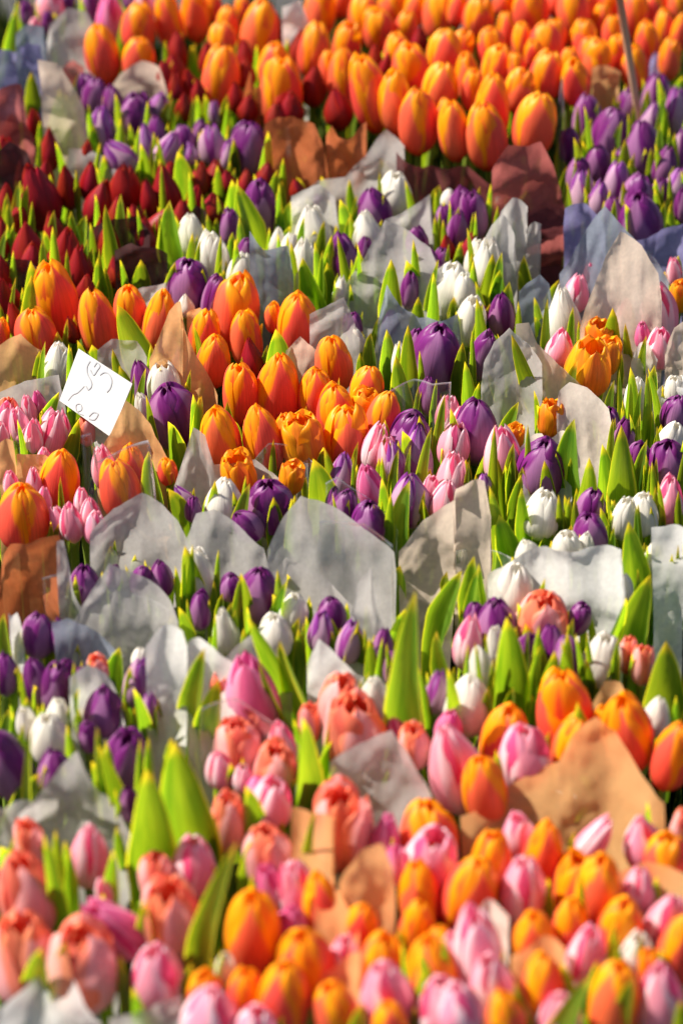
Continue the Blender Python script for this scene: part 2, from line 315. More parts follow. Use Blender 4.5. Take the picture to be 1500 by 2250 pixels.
# ------------------------------------------------------------------ the flowers
# bunch: short phrase | extra height of its heads (m) | heads as: variety x y width height lean
BUNCH = '''
blurred bunch, top left corner | 0 | P 60 30 30 52; K 110 14 56 66; P 105 52 26 50; P 200 15 42 72; M 243 45 62 100; K 318 15 46 66; P 285 0 32 44; P 150 8 30 50; K 78 60 30 40
bunch behind round grey paper | 0.01 | O 305 62 76 95; O 372 50 64 115; O 430 32 64 115; O 226 122 80 114; O 305 132 76 92; O 500 52 54 68; O 490 92 66 78; O 485 172 84 124; O 570 76 90 134; O 603 150 70 98; O 618 203 96 130; O 465 15 50 60; O 535 20 40 50; R 390 115 42 80; R 385 152 45 52; R 418 185 32 62; R 388 190 34 56; R 610 70 38 120; R 538 125 34 62; R 540 162 42 62; R 605 257 42 52; R 640 240 50 60; R 456 130 36 66; R 360 170 40 66; R 405 235 36 60; R 436 205 34 60; R 520 215 40 66; R 545 240 40 60
bunch left of bare stems | 0.01 | O 703 25 76 112; O 691 112 74 107; O 762 100 68 87; O 722 155 48 77; O 757 182 78 130; O 800 40 72 92; O 833 68 72 88; O 892 62 52 68; O 865 15 72 72; O 912 20 52 72; O 968 30 86 112; O 750 0 60 60; R 690 190 52 84; R 742 240 60 60; R 825 132 32 62; R 848 150 34 60; R 922 88 36 42; R 655 110 40 80
tall bunch above bare stems | 0.035 | O 812 208 86 142 -12; O 868 228 72 137 -8; O 918 267 92 130; O 996 288 70 132; O 976 255 40 72; O 967 196 84 102; O 902 156 86 104; O 872 118 58 78; O 978 122 80 96; O 1010 112 62 78; O 1052 38 72 82; O 1080 108 68 88; O 1113 66 40 68; O 1147 95 50 82; O 1165 25 82 102; O 1093 150 78 88; O 1026 172 56 104; O 1038 200 52 104; O 1081 240 78 132; O 1068 300 94 132; O 1140 200 70 86 8; O 1174 274 92 126 5; O 1198 168 78 100; O 1198 103 80 88; O 1214 83 62 72; O 1263 183 64 94; O 1250 140 48 64; O 1281 92 62 86; O 1258 30 76 104; O 1225 0 54 64; O 1110 2 54 64; O 1172 118 44 60; O 1004 20 44 70; O 1135 150 40 60
bunch crossed by wooden stick | 0.02 | O 1312 140 68 92; O 1290 120 46 68; O 1321 45 44 64; O 1347 82 56 86; O 1390 38 70 104; O 1420 95 56 88; O 1458 68 48 84; O 1494 72 44 84; O 1428 22 60 70; O 1490 15 50 74; O 1290 12 48 64; O 1394 150 62 92; O 1354 118 50 72; O 1452 0 54 64; O 1338 3 54 64; O 1470 130 50 80
bunch in lilac paper | 0 | P 1288 268 64 98; P 1335 308 76 122; P 1250 320 40 74; P 1440 215 62 94; L 1430 270 54 84; L 1488 252 58 114; P 1412 335 88 122; L 1494 335 54 94; L 1352 405 50 84; P 1312 362 54 74; L 1278 428 54 88; L 1314 445 50 84; P 1398 435 70 84; P 1406 488 94 90; P 1444 430 44 74; L 1484 412 48 74; P 1270 385 50 70; P 1380 235 50 70; P 1500 455 40 70; P 1366 360 40 60; P 1460 365 50 80; P 1345 465 40 60
leafy bunch below beige paper | 0 | P 210 212 54 68; P 248 224 46 62; L 222 285 68 94; P 300 255 64 88; L 350 238 52 68 10; L 265 350 64 70 -35; L 322 325 50 96; L 365 337 56 92 25; P 405 312 46 62; L 418 340 34 38; L 465 322 58 80; L 472 250 28 54; P 545 330 84 100; L 502 342 34 62; P 190 190 40 50; P 345 290 40 60; P 440 290 30 50
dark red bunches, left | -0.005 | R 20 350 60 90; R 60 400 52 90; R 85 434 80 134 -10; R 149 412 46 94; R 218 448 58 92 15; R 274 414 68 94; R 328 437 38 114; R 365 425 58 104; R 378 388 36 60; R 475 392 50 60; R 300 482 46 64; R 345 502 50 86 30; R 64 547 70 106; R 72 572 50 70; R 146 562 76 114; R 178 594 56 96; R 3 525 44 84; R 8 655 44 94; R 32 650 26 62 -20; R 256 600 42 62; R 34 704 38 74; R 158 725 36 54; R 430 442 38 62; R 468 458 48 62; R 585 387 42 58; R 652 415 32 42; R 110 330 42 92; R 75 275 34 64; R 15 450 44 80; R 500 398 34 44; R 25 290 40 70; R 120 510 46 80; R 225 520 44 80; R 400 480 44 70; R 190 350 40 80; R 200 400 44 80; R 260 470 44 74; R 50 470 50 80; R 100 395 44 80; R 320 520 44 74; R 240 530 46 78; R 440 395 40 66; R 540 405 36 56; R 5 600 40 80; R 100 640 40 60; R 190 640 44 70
bunch behind slate paper | 0 | P 572 460 66 110; P 505 500 42 74; W 420 520 60 86; W 466 572 74 112; W 532 605 66 90; W 687 508 78 90; W 665 592 72 116; W 635 547 38 64; W 610 534 36 60; W 658 476 28 40; P 704 446 30 34; W 748 642 34 64; P 416 630 88 84; P 470 657 48 84 12; W 408 672 36 44; P 540 560 40 70
bunch around tall grey paper | 0 | W 806 512 66 76; W 868 430 68 80; P 822 460 70 74 -10; P 757 574 58 116; P 800 555 36 64; P 915 530 48 50; P 940 600 56 112; P 968 582 38 80; P 775 722 42 64; W 788 748 28 64 -15; P 900 640 40 70
bunch beside burgundy paper | 0 | W 987 640 86 106; W 985 440 34 44; P 1040 475 54 100; P 1014 446 52 64; P 1004 505 44 94; P 978 500 50 88; R 982 545 30 62; R 1032 545 36 58; W 1070 588 80 112; W 1042 572 42 102 8; W 1020 642 46 72; W 1033 707 60 94; P 1100 692 58 86; W 1092 465 36 62; W 1236 700 76 120; R 1062 690 24 34; W 1112 500 44 90; P 1062 782 54 112 10
two large purples by kraft | 0 | P 957 790 102 134; P 912 765 44 94; W 884 800 48 104 -10; P 942 872 50 74; P 858 720 40 70
bunch above the card | 0 | O 120 662 106 150 -5; O 79 735 96 106; O 215 712 88 128; O 286 684 78 100; O 352 708 74 122 10; O 450 738 70 100; O 520 685 102 142; O 470 795 78 104; O 3 735 40 84; O 540 745 74 114; R 553 790 50 80; O 656 718 96 128; O 733 802 84 114; O 600 700 40 60
bunch by kraft corner | 0.005 | O 528 868 80 118; O 610 865 98 146; O 692 870 76 104; O 737 905 86 108; O 806 856 76 88; Y 802 895 54 54; O 840 922 78 104 12; O 763 968 100 132; O 578 970 88 130; O 486 968 88 132 -8; Y 665 972 84 100; Y 628 945 46 54; Y 525 1042 70 44; Y 640 1052 50 44; O 560 930 40 70
purple group beside price card | 0 | W 318 900 40 74 -12; W 362 850 70 92; W 128 805 60 84; P 315 845 54 92; L 372 775 46 90; L 398 805 44 80; P 382 915 104 132
pink bunch left of card | 0 | K 15 930 46 94; K 45 940 46 112; K 64 902 32 64; M 88 892 34 62; K 112 955 68 100 15; K 98 1005 34 40; C 190 948 38 54; C 20 905 44 44; K 75 960 40 80; K 140 945 34 70; K 0 965 40 70
film wrapped bunch, left | 0 | O 132 1058 94 122 8; O 50 1138 116 134; O 264 1078 94 122; O 290 1028 62 94; K 228 1030 52 94; O 368 1037 44 54; K 25 1065 34 54; K 98 1100 32 74; K 130 1150 40 74; K 158 1150 50 74; K 200 1130 44 64; K 210 1162 48 64; K 180 1102 34 54; K 75 1060 34 54
bunch above grey cones | 0 | L 405 1095 38 54 -30; W 492 1108 80 84; P 592 1115 96 112; P 545 1157 56 54 -30; P 425 1120 36 50
pink and purple centre bunch | 0 | L 750 1050 60 98; M 815 1075 62 98 -12; K 825 985 56 104 12; K 858 1010 54 112; P 900 965 84 102; L 912 1010 74 130; L 870 1015 46 122; L 900 1100 86 112; P 810 1150 70 84; P 755 1120 54 74; P 735 1108 40 60; K 985 915 54 78; K 995 980 66 90; K 990 1050 66 94; K 975 1107 60 86; P 1044 950 88 124; K 1010 925 40 60; K 1105 1010 78 126; P 1188 1032 102 94; R 1100 955 26 28; Y 1130 960 40 36; Y 1210 920 54 70; L 1063 1060 30 34; K 945 1080 36 60
leafy right hand bunch | 0 | W 1190 1132 78 84; P 1295 1120 60 80; P 1372 965 48 80; P 1398 1027 58 104; P 1465 1032 84 114; W 1475 968 62 74; P 1482 910 58 70; W 1397 880 50 112; W 1482 862 52 64; K 1470 1102 60 94; W 1410 1132 70 64; W 1370 1140 52 84; W 1243 1207 64 66; P 1295 1178 72 60; W 1285 1197 38 50; W 1160 1225 60 54; W 1430 1225 34 74; L 1496 1235 34 92; P 1340 930 40 60
pink bunch at right edge | 0 | K 1265 645 56 78; K 1297 615 36 82; K 1446 692 80 120; K 1450 767 56 84; K 1370 692 34 64; K 1228 767 58 74; Y 1292 812 94 84; Y 1310 748 60 62; Y 1492 652 44 64; Y 1330 785 60 70; K 1480 600 34 60; M 1410 740 36 60
bunch inside grey cones | 0 | P 187 1292 66 84; P 310 1277 46 64 10; P 355 1272 52 70; W 437 1262 58 100 -12; P 84 1397 66 86; P 508 1292 44 54; P 440 1342 44 90; P 566 1308 90 108; W 645 1345 62 70; W 604 1400 74 70; P 728 1352 60 64; L 705 1392 54 78; L 767 1414 52 84; W 495 1387 58 92; P 840 1420 44 70; P 250 1270 30 50; P 130 1400 40 66
purple bunch, lower left | 0 | P 14 1482 54 80; P 80 1500 56 90; P 124 1514 64 100 8; P 150 1490 48 80; P 186 1507 46 90; P 230 1567 88 98; C 215 1470 46 54; L 303 1502 60 94; W 308 1447 38 40; W 110 1627 86 104; P 18 1682 92 154 -15; P 272 1682 100 134; P 122 1697 78 88; P 285 1767 48 80; W 130 1572 54 64; W 60 1590 50 70; P 195 1620 40 60; L 330 1560 44 80
coral and pink centre bunch | 0 | M 555 1535 114 174 -8; C 482 1530 54 90; C 745 1547 92 104; C 778 1612 128 124; C 520 1640 92 94; K 620 1640 64 94; C 608 1692 92 80; K 594 1767 92 104; M 565 1732 44 44; K 535 1712 44 54; C 750 1822 120 172; C 585 1880 98 96; C 500 1812 74 114; M 845 1845 60 94; C 910 1642 64 84; K 1000 1690 114 200 -12; M 985 1600 60 60; M 868 1600 44 54; K 485 1692 64 80; M 598 1950 64 134 -12; K 655 1957 84 152; M 640 2030 70 80; M 870 1905 50 134; C 680 1590 50 80; K 680 1690 40 60
coral bunch in white paper | 0 | C 62 1972 116 152 -8; C 68 1862 68 94; K 196 1882 82 124; C 55 2112 142 164; C 180 2132 152 154; M 262 2045 92 144 -35; C 382 2032 132 174; C 345 1927 82 92; K 425 1907 94 114; K 345 2150 112 134; C 0 1960 50 80; K 230 1960 40 70
blurred bunch behind peach paper | 0 | O 555 2058 128 204; O 705 1992 84 134; O 672 2125 132 154; O 540 2192 92 134; O 622 2202 112 144; O 450 2182 80 94; K 462 2238 120 70; W 495 2130 44 84; O 835 2130 104 144; K 850 2192 114 154; K 752 2100 64 84; O 790 2040 80 100; K 560 2262 90 80; O 740 2230 100 120
blurred bunch, bottom right | 0 | O 940 1842 130 142; K 945 1892 114 114; O 922 1972 96 144; O 1030 1970 120 152; O 913 2047 86 114; O 950 2152 120 154; O 968 2082 76 84; K 985 2092 54 74; K 975 2217 114 94; O 855 2247 84 60; O 1075 1907 94 134; K 1150 1957 98 134; O 1192 1882 94 154; K 1140 1837 70 94; O 1262 1957 94 154; O 1310 1962 104 154; K 1300 1852 64 104 30; K 1412 1852 88 114; O 1460 1892 94 104; C 1497 1822 50 114; O 1355 2052 108 144; K 1460 2030 84 124 10; O 1487 2092 94 154; O 1175 2067 94 114; O 1250 2042 84 104; K 1285 2112 94 134; W 1395 2112 80 114; O 1350 2207 114 144; K 1450 2202 94 164; K 1050 2092 104 164; K 1080 2172 94 154; K 1010 2222 94 104; O 1190 2172 94 124; K 1230 2235 90 110; K 1400 1960 70 90; O 1110 2240 90 100; O 1430 2130 60 90
orange bunch, right of centre | 0.005 | O 1238 1567 128 154; O 1108 1625 108 124; O 1378 1612 114 154 -10; O 1478 1662 96 184; O 1258 1637 88 114; K 1152 1667 108 134; O 1065 1737 100 134; W 1440 1577 60 74; O 1320 1590 50 90
mixed bunch with large leaf | 0 | K 1028 1412 64 124; P 1090 1377 94 94; P 1042 1352 46 56; C 1190 1372 108 104; P 1152 1452 74 134 8; P 1210 1432 64 134; L 1247 1452 60 124 -8; P 1270 1362 48 64 20; W 1322 1452 82 104; W 1058 1477 60 104; W 1028 1552 96 114; W 1124 1302 94 104; W 1372 1290 34 60; C 1410 1462 54 74; L 960 1522 54 94; P 868 1472 46 94; W 822 1542 64 94; W 1090 1420 50 80; C 1380 1440 44 70
'''
# leaves: tip x y, foot x y, width
LEAVES = '''35 15 0 110 26;132 195 105 310 52;138 200 148 305 28;70 155 90 240 38;268 262 268 310 15;282 268 290 325 17;290 318 312 380 17;382 212 368 285 28;392 240 408 295 20;428 210 424 300 18;448 205 448 280 26;462 265 436 325 20;502 205 496 290 22;390 330 402 430 46;428 345 445 420 22;478 362 472 440 20;420 100 430 165 30;1348 210 1385 285 28;1408 170 1405 245 18;1465 105 1470 185 20;1444 170 1460 270 20;1420 205 1440 290 22;1500 165 1478 210 32;1336 275 1372 355 24;1259 300 1258 420 26;1275 308 1285 390 20;1280 292 1290 330 14;1352 325 1358 370 14;1380 345 1388 430 32;1416 325 1408 390 20;1466 315 1478 380 20;1461 398 1470 450 20;1493 412 1500 470 22;1460 440 1460 500 20;1486 446 1478 490 18;
50 393 65 500 30;18 420 22 500 26;16 490 24 560 18;122 458 125 540 26;158 460 172 520 24;192 472 180 530 26;232 445 248 590 34;268 422 275 530 30;322 477 320 520 16;345 455 360 480 18;378 435 395 560 52;508 392 498 450 38;66 568 48 690 42;215 562 212 650 32;207 542 210 600 20;233 585 238 650 28;310 570 310 640 40;366 597 370 630 14;415 565 398 610 36;455 470 470 530 18;476 478 482 520 18;448 567 455 600 16;497 570 498 620 20;255 664 312 790 56;128 725 150 785 32;168 745 170 790 16;202 757 205 790 26;248 760 265 800 18;0 665 10 720 20;
515 402 555 520 36;525 470 540 570 24;512 505 515 560 22;610 372 600 450 28;620 448 622 510 24;640 440 645 520 36;652 387 655 440 14;703 385 700 420 18;672 428 685 470 22;745 435 770 530 36;768 392 780 450 18;836 348 850 410 28;880 390 890 450 24;967 405 965 460 30;690 505 692 560 38;730 512 715 610 30;665 565 705 670 56;718 575 730 640 28;786 548 768 640 36;820 495 818 545 28;858 568 862 690 42;892 572 925 670 46;883 560 885 600 16;938 585 940 635 16;918 650 920 730 32;562 580 568 640 18;570 640 572 690 16;580 707 577 780 28;605 720 612 830 64;848 718 846 800 34;815 730 820 800 28;790 772 790 820 20;998 650 998 700 22;1010 530 1010 590 24;1075 400 1075 500 24;1158 418 1148 460 24;1080 552 1065 650 38;1098 592 1090 670 36;1155 555 1205 630 40;1122 612 1150 715 46;1170 650 1185 720 20;1228 612 1222 665 38;1255 585 1240 625 20;1042 650 1045 770 28;1090 660 1085 720 16;1035 640 1020 680 30;1170 693 1172 730 22;1270 700 1270 780 18;1345 675 1350 790 46;1385 660 1385 720 24;1490 560 1490 630 28;1460 595 1460 640 18;1373 706 1380 780 18;1420 735 1385 780 16;1125 728 1205 885 38;
132 860 88 945 28;175 918 125 1000 34;30 822 40 845 22;128 808 138 840 18;198 915 200 935 12;250 765 285 840 20;262 800 290 870 30;288 880 312 920 26;368 925 395 1010 42;370 808 376 850 24;392 806 398 850 16;445 868 440 940 24;328 990 365 1110 46;365 1070 400 1160 48;425 1108 412 1150 24;135 1042 145 1120 16;380 1020 385 1080 16;500 880 540 970 32;513 922 520 960 20;675 888 678 940 16;728 900 720 960 22;618 958 622 1020 18;602 960 608 1040 16;683 1003 690 1120 64;688 1075 690 1120 18;600 1090 600 1180 38;785 1020 780 1100 18;742 950 748 1000 18;883 946 902 1060 54;905 1050 905 1180 52;857 1080 855 1190 24;822 1080 820 1110 14;578 1040 555 1110 30;866 775 878 890 42;888 900 940 950 18;945 1025 948 1080 26;1020 790 1015 880 30;1052 840 1040 900 24;1056 880 1055 910 18;1091 948 1050 1045 20;1022 1005 1020 1050 24;1140 878 1105 940 28;1170 855 1172 950 20;1178 890 1205 960 30;1075 813 1155 890 26;1085 995 1100 1070 18;1108 1020 1112 1080 16;1195 1010 1205 1100 32;1145 1040 1140 1120 28;1145 1068 1150 1180 34;1070 1062 1068 1200 28;1095 1128 1125 1210 50;1090 1170 1090 1200 20;1265 915 1280 1080 62;1318 970 1325 1075 44;1360 928 1370 1095 56;1288 1000 1230 1130 42;1265 1070 1260 1130 18;1312 1110 1320 1180 22;1350 1095 1335 1160 26;1210 1158 1175 1190 36;1225 1125 1230 1180 42;1380 800 1372 930 38;1350 830 1340 950 26;1440 798 1430 890 30;1410 905 1420 980 20;1450 930 1440 970 28;1412 1020 1430 1090 28;1425 1080 1450 1160 22;1440 1135 1410 1165 30;1378 1140 1395 1270 56;1500 1000 1495 1060 22;
255 1182 256 1240 16;247 1195 245 1240 16;298 1217 300 1260 14;350 1243 350 1310 22;332 1270 335 1310 28;402 1195 395 1315 40;455 1265 462 1310 26;480 1248 482 1310 18;492 1300 492 1350 18;12 1345 25 1440 36;378 1345 370 1390 32;392 1332 410 1410 32;172 1410 178 1460 20;265 1418 250 1490 42;160 1480 170 1580 36;76 1505 85 1560 28;60 1530 70 1600 36;28 1550 35 1610 28;185 1555 185 1610 26;255 1575 245 1605 34;455 1420 442 1600 44;508 1322 515 1400 30;535 1380 545 1450 26;628 1258 620 1310 24;577 1238 576 1262 14;595 1302 600 1370 42;618 1403 705 1550 66;540 1350 610 1540 38;728 1358 720 1430 30;805 1320 805 1400 20;785 1375 790 1460 52;810 1400 830 1490 30;815 1470 812 1550 18;915 1285 915 1610 78;890 1335 865 1420 40;860 1485 860 1550 42;880 1240 880 1280 36;985 1250 990 1280 20;1018 1250 975 1370 42;1042 1217 1040 1330 48;1052 1235 1068 1330 22;1195 1290 1200 1330 30;1228 1290 1232 1350 18;1112 1355 1100 1540 72;1065 1375 1055 1430 42;960 1380 1000 1480 46;998 1460 1000 1500 18;1372 1310 1275 1435 50;1215 1425 1170 1530 46;1245 1380 1235 1500 36;1288 1410 1285 1490 22;1320 1465 1290 1510 28;1430 1260 1405 1420 52;1455 1352 1510 1322 44;1460 1400 1450 1540 82;1415 1420 1380 1500 18;1162 1520 1150 1560 22;1130 1505 1135 1560 26;575 1440 730 1600 26;
660 1570 680 1740 62;725 1560 700 1660 38;732 1680 725 1720 26;652 1710 650 1760 22;505 1675 508 1750 28;535 1720 570 1830 52;625 1800 615 1840 22;580 1640 620 1720 28;322 1685 325 1915 96;338 1690 390 1880 70;382 1625 440 1870 118;375 1615 355 1700 28;475 1825 485 1880 32;210 1630 260 1780 32;200 1670 220 1750 38;90 1695 40 1750 36;95 1820 120 2000 38;122 1820 135 1960 28;143 1845 155 1960 24;258 1810 275 1860 22;250 1865 240 2000 36;225 1955 145 2020 70;527 1835 465 2100 52;0 1860 30 1910 42;425 2110 415 2200 28;1305 2135 1225 2290 54;1350 2010 1352 2130 20;265 2090 300 2180 28;455 1915 455 1970 22;650 1310 652 1340 16;985 1600 985 1640 14;1420 1760 1410 1850 24;1370 2090 1375 2150 24'''
# wrappers: label | foot row y | lean back (deg) | sheets "material: x,y x,y ..." separated by ;
WRAPS = '''
round grey paper top left behind the first orange tulip | 175 | 20 | g:100,110 112,50 150,18 190,28 210,62 208,130
bluish lilac paper in the top left corner | 240 | 15 | l:-10,110 30,125 60,92 90,95 100,180; s:35,75 60,55 95,60 105,100
rust red folded paper at the left edge | 345 | 15 | r:-15,192 45,190 60,250 75,300
rounded beige paper between orange and purple tulips | 235 | 20 | b:240,190 268,160 310,146 350,152 368,190
twisted pale pink paper left of the lilac tulips | 340 | 10 | b:85,125 130,145 155,190 185,240 195,300
small square of dusty pink paper under an orange tulip | 205 | 10 | r:135,152 160,141 185,150
grey paper below the lilac tulips, above the reds | 400 | 25 | g:150,330 175,336 230,342 258,375
brown orange crumpled paper under the upper purple tulip | 405 | 15 | o:580,276 640,258 690,270 712,312 720,370
small orange crumpled paper left of the bare stems | 405 | 12 | o:716,310 728,275 742,295 775,298 805,285
upright orange paper scrap between orange tulips | 290 | 10 | o:535,200 550,155 560,195 575,200 572,260
light grey paper with a tall pointed corner by bare stems | 440 | 25 | g:640,418 690,412 760,400 800,350 848,290 888,315 882,390
crumpled burgundy paper right of the bare stems | 520 | 15 | r:1080,378 1100,340 1115,318 1160,332 1190,325 1215,362 1232,420 1240,480; d:1140,470 1240,460 1262,540
dark red paper band below the bare stems | 440 | 20 | d:870,330 890,350 930,374 985,388 1080,402 1150,440
grey white strip of paper among the top orange tulips | 155 | 10 | w:620,15 660,3 680,60
kraft paper square beside the wooden stick | 240 | 8 | k:1300,151 1362,153
lilac paper corner behind the right purple tulips | 200 | 10 | l:1426,155 1440,120 1472,137
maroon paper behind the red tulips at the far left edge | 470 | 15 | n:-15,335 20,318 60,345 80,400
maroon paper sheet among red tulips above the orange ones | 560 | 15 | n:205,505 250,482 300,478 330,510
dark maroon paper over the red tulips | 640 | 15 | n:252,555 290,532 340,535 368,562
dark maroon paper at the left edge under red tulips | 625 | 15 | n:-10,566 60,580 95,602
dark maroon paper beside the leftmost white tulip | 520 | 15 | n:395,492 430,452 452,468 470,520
grey crumpled paper behind the white tulips | 540 | 20 | g:640,420 700,412 735,440 745,500
grey paper with a bright pointed corner right of centre | 545 | 15 | g:845,482 900,458 945,433 952,500
tall grey paper rising between the white tulips | 690 | 30 | g:735,650 795,590 845,492 900,515 945,545 970,600
slate grey paper standing left of a white tulip | 700 | 15 | s:548,510 580,545 632,555 645,610
lilac grey paper right of an orange tulip | 810 | 25 | g:680,690 755,655 768,690 790,750
blue grey paper bowl behind the large purple tulips | 790 | 20 | s:830,700 850,640 880,680 920,712 1005,690 1012,745
warm grey curved paper beside the white tulip pair | 650 | 20 | g:1062,520 1080,495 1105,482 1130,520 1136,600
two grey paper corners below the burgundy paper | 600 | 15 | g:1098,455 1125,438 1158,450 1152,500; g:1150,505 1188,492 1187,565
grey folded paper left of the single white tulip | 730 | 20 | s:1140,645 1185,600 1205,620 1215,685
lilac paper fan round the right purple tulips | 590 | 20 | l:1238,446 1290,458 1330,488; l:1380,540 1440,512 1510,485
blue grey paper under the lilac fan | 690 | 35 | s:1228,600 1290,520 1330,462 1365,500 1440,570 1468,620
large beige paper cone beside the pink tulips | 800 | 35 | b:1270,700 1300,640 1340,565 1365,522 1410,545 1445,600 1452,660
beige paper at the right edge beside pink tulips | 850 | 20 | b:1462,785 1480,720 1515,688
kraft paper under the orange tulips at left edge | 850 | 25 | k:-10,768 45,740 100,785 108,830
grey paper at left edge under the kraft paper | 940 | 25 | g:-10,872 60,842 130,822 145,900
grey beige paper under orange tulip above the card | 840 | 25 | g:215,768 245,750 300,758 322,790
small white paper corner behind orange tulips | 690 | 15 | w:298,642 365,620 371,655
curled kraft strip left of orange tulips | 900 | 25 | k:330,775 370,700 396,668 402,710; k:398,672 410,735 440,800 478,870
small kraft corner behind a half hidden orange tulip | 745 | 15 | k:410,692 440,668 462,705
kraft corner among the central orange tulips | 850 | 20 | b:628,765 660,740 690,785 718,830
pinkish grey paper spike overlapping the price card | 975 | 15 | g:205,905 208,830 245,868 258,915
ochre kraft triangle below the price card | 1070 | 25 | k:212,1005 245,950 275,895 330,940 380,1012
light grey paper with curled beige corner, left of centre | 1120 | 28 | g:385,1055 405,1000 425,947 450,962 470,1030 560,1037 640,1078
ochre kraft paper sheets at left edge | 1100 | 20 | k:-10,975 30,966 40,1022; k:36,1000 60,995 108,1012
large grey paper cone left, above the purple tulips | 1280 | 35 | g:200,1165 250,1120 310,1094 350,1120 390,1150 412,1185
grey rounded paper cone left of the largest cone | 1300 | 35 | g:408,1195 430,1142 470,1130 530,1165 580,1195 592,1245
largest grey paper cone with a broad peak, centre | 1335 | 38 | g:588,1200 625,1140 660,1100 740,1135 865,1200 870,1250; g:590,1265 628,1226 700,1272 780,1325
beige grey paper cone right of centre with folded top | 1270 | 32 | b:875,1195 910,1165 960,1135 1000,1105; b:995,1110 1000,1060 1065,1070 1078,1135
light grey paper twist behind the long single leaf | 1470 | 28 | g:765,1380 785,1290 815,1258 830,1330 862,1410
white crumpled paper band behind the mixed bunch | 1390 | 28 | w:1070,1262 1130,1242 1200,1220 1365,1214 1372,1305
white paper standing at right edge | 1320 | 20 | w:1432,1172 1505,1165
tall narrow grey paper beside orange paper, left | 1380 | 20 | g:125,1192 140,1190 160,1290 188,1335
light grey pointed paper in front of purple tulip, left | 1430 | 28 | g:160,1365 200,1300 240,1240 300,1280 375,1335 392,1362
slate paper fold at left above purple tulips | 1480 | 20 | s:118,1340 150,1345 200,1400 255,1435
brown orange paper at the left edge | 1340 | 15 | o:-5,1290 8,1228 25,1190 130,1182
bright white paper roll left of the magenta tulip | 1620 | 22 | w:322,1405 350,1395 400,1399 412,1420; w:412,1422 470,1425 520,1445
pale grey paper between leaves, centre | 1550 | 20 | g:480,1442 560,1402 600,1450 642,1500
white paper triangle behind coral tulips | 1570 | 22 | w:675,1470 700,1415 790,1480 832,1530
narrow white paper edge at the left above purple tulips | 1470 | 10 | w:22,1335 38,1348 52,1420
white curled paper edge round a purple tulip | 1650 | 20 | w:155,1475 190,1470 230,1500 262,1560 300,1640
lilac grey paper fan, lower left | 1850 | 28 | g:45,1765 100,1725 165,1690 215,1770 292,1812
grey paper at left edge behind coral tulips | 1850 | 25 | g:-10,1750 30,1760 85,1795
lilac grey paper with sharp peak between corals, centre | 1810 | 30 | g:725,1668 790,1640 860,1610 890,1650 948,1745
peach paper sweep behind the blurred pinks, right | 1840 | 30 | p:1010,1782 1080,1770 1150,1728 1230,1690 1262,1630 1310,1590 1350,1620 1400,1690 1455,1745
crumpled peach strip left of the front coral tulip | 2020 | 20 | p:640,1770 680,1782 735,1800 728,1860
kraft paper tongue between orange tulips, lower centre | 2060 | 15 | k:745,1930 790,1882 840,1865 862,1900 868,1960
narrow peach paper column between orange bunches | 2150 | 10 | p:690,1965 750,1965 788,2020
broad peach paper at the bottom centre | 2270 | 12 | p:700,2145 760,2115 790,2085
flat peach paper over orange tulips at right edge | 2060 | 15 | p:1305,1925 1320,1915 1400,1915 1510,1920
cream paper scrap between blurred pink tulips | 2120 | 12 | c:1015,2035 1050,2010 1070,2000 1117,2005
cream peach paper sheet in the bottom right | 2270 | 15 | p:1120,2085 1180,2060 1240,2085
white grey paper in the bottom left corner | 2290 | 20 | w:-15,2195 60,2200 100,2190 125,2148 180,2182 240,2235; g:240,2240 320,2215 400,2192
warm grey paper cone beside long curved leaf | 930 | 28 | g:1056,850 1062,800 1085,750 1118,718 1135,735 1190,800
beige paper with curled tip right of long curved leaf | 890 | 22 | b:1132,712 1162,715 1180,760 1230,805 1290,865
cream paper hood right of the small orange flower | 1000 | 25 | c:1222,900 1228,870 1252,852 1290,856 1335,890 1348,960
folded cream paper above a wide purple tulip | 1050 | 18 | c:1140,972 1190,955 1200,965; c:1200,968 1245,960 1250,985
white paper roll beneath pink tulip at right | 830 | 15 | w:1385,795 1420,750 1442,782
crumpled white paper at right edge | 930 | 15 | w:1432,880 1460,862 1505,850
kraft paper behind the brightest orange tulip, right | 1590 | 18 | k:1295,1540 1330,1513 1365,1516 1388,1550
shaded grey paper under the wide purple tulip | 1100 | 22 | g:1148,1065 1185,1045 1215,1050 1255,1068
clear cellophane sheet over pink tulips left of card | 1010 | 10 | F:30,960 82,925 83,990
clear cellophane sleeve with ribs, film wrapped bunch | 1170 | 12 | F:180,950 200,945 215,1010 325,975 330,990 345,1120
clear cellophane edge in front of yellow double tulips | 1060 | 12 | F:550,1010 590,980 650,1000 720,1045
clear cellophane under the large purple tulip | 960 | 12 | F:840,860 910,845 950,850 990,830 975,940
clear cellophane over the purple pair, centre | 1190 | 15 | F:715,1060 740,1045 800,1090 870,1150 875,1180
clear cellophane over the white centre cone | 1400 | 18 | F:700,1150 800,1150 862,1200 865,1330
clear cellophane beside the orange bunch top right | 360 | 8 | F:1228,190 1236,170 1242,320
clear cellophane in front of crouching purple tulip | 1370 | 18 | F:95,1260 130,1262 180,1300 370,1340
clear cellophane over magenta and coral tulips | 1700 | 15 | F:440,1560 520,1545 600,1590 660,1640
clear cellophane behind the white crumpled band | 1260 | 15 | F:1000,1200 1060,1225 1130,1240 1180,1225
'''
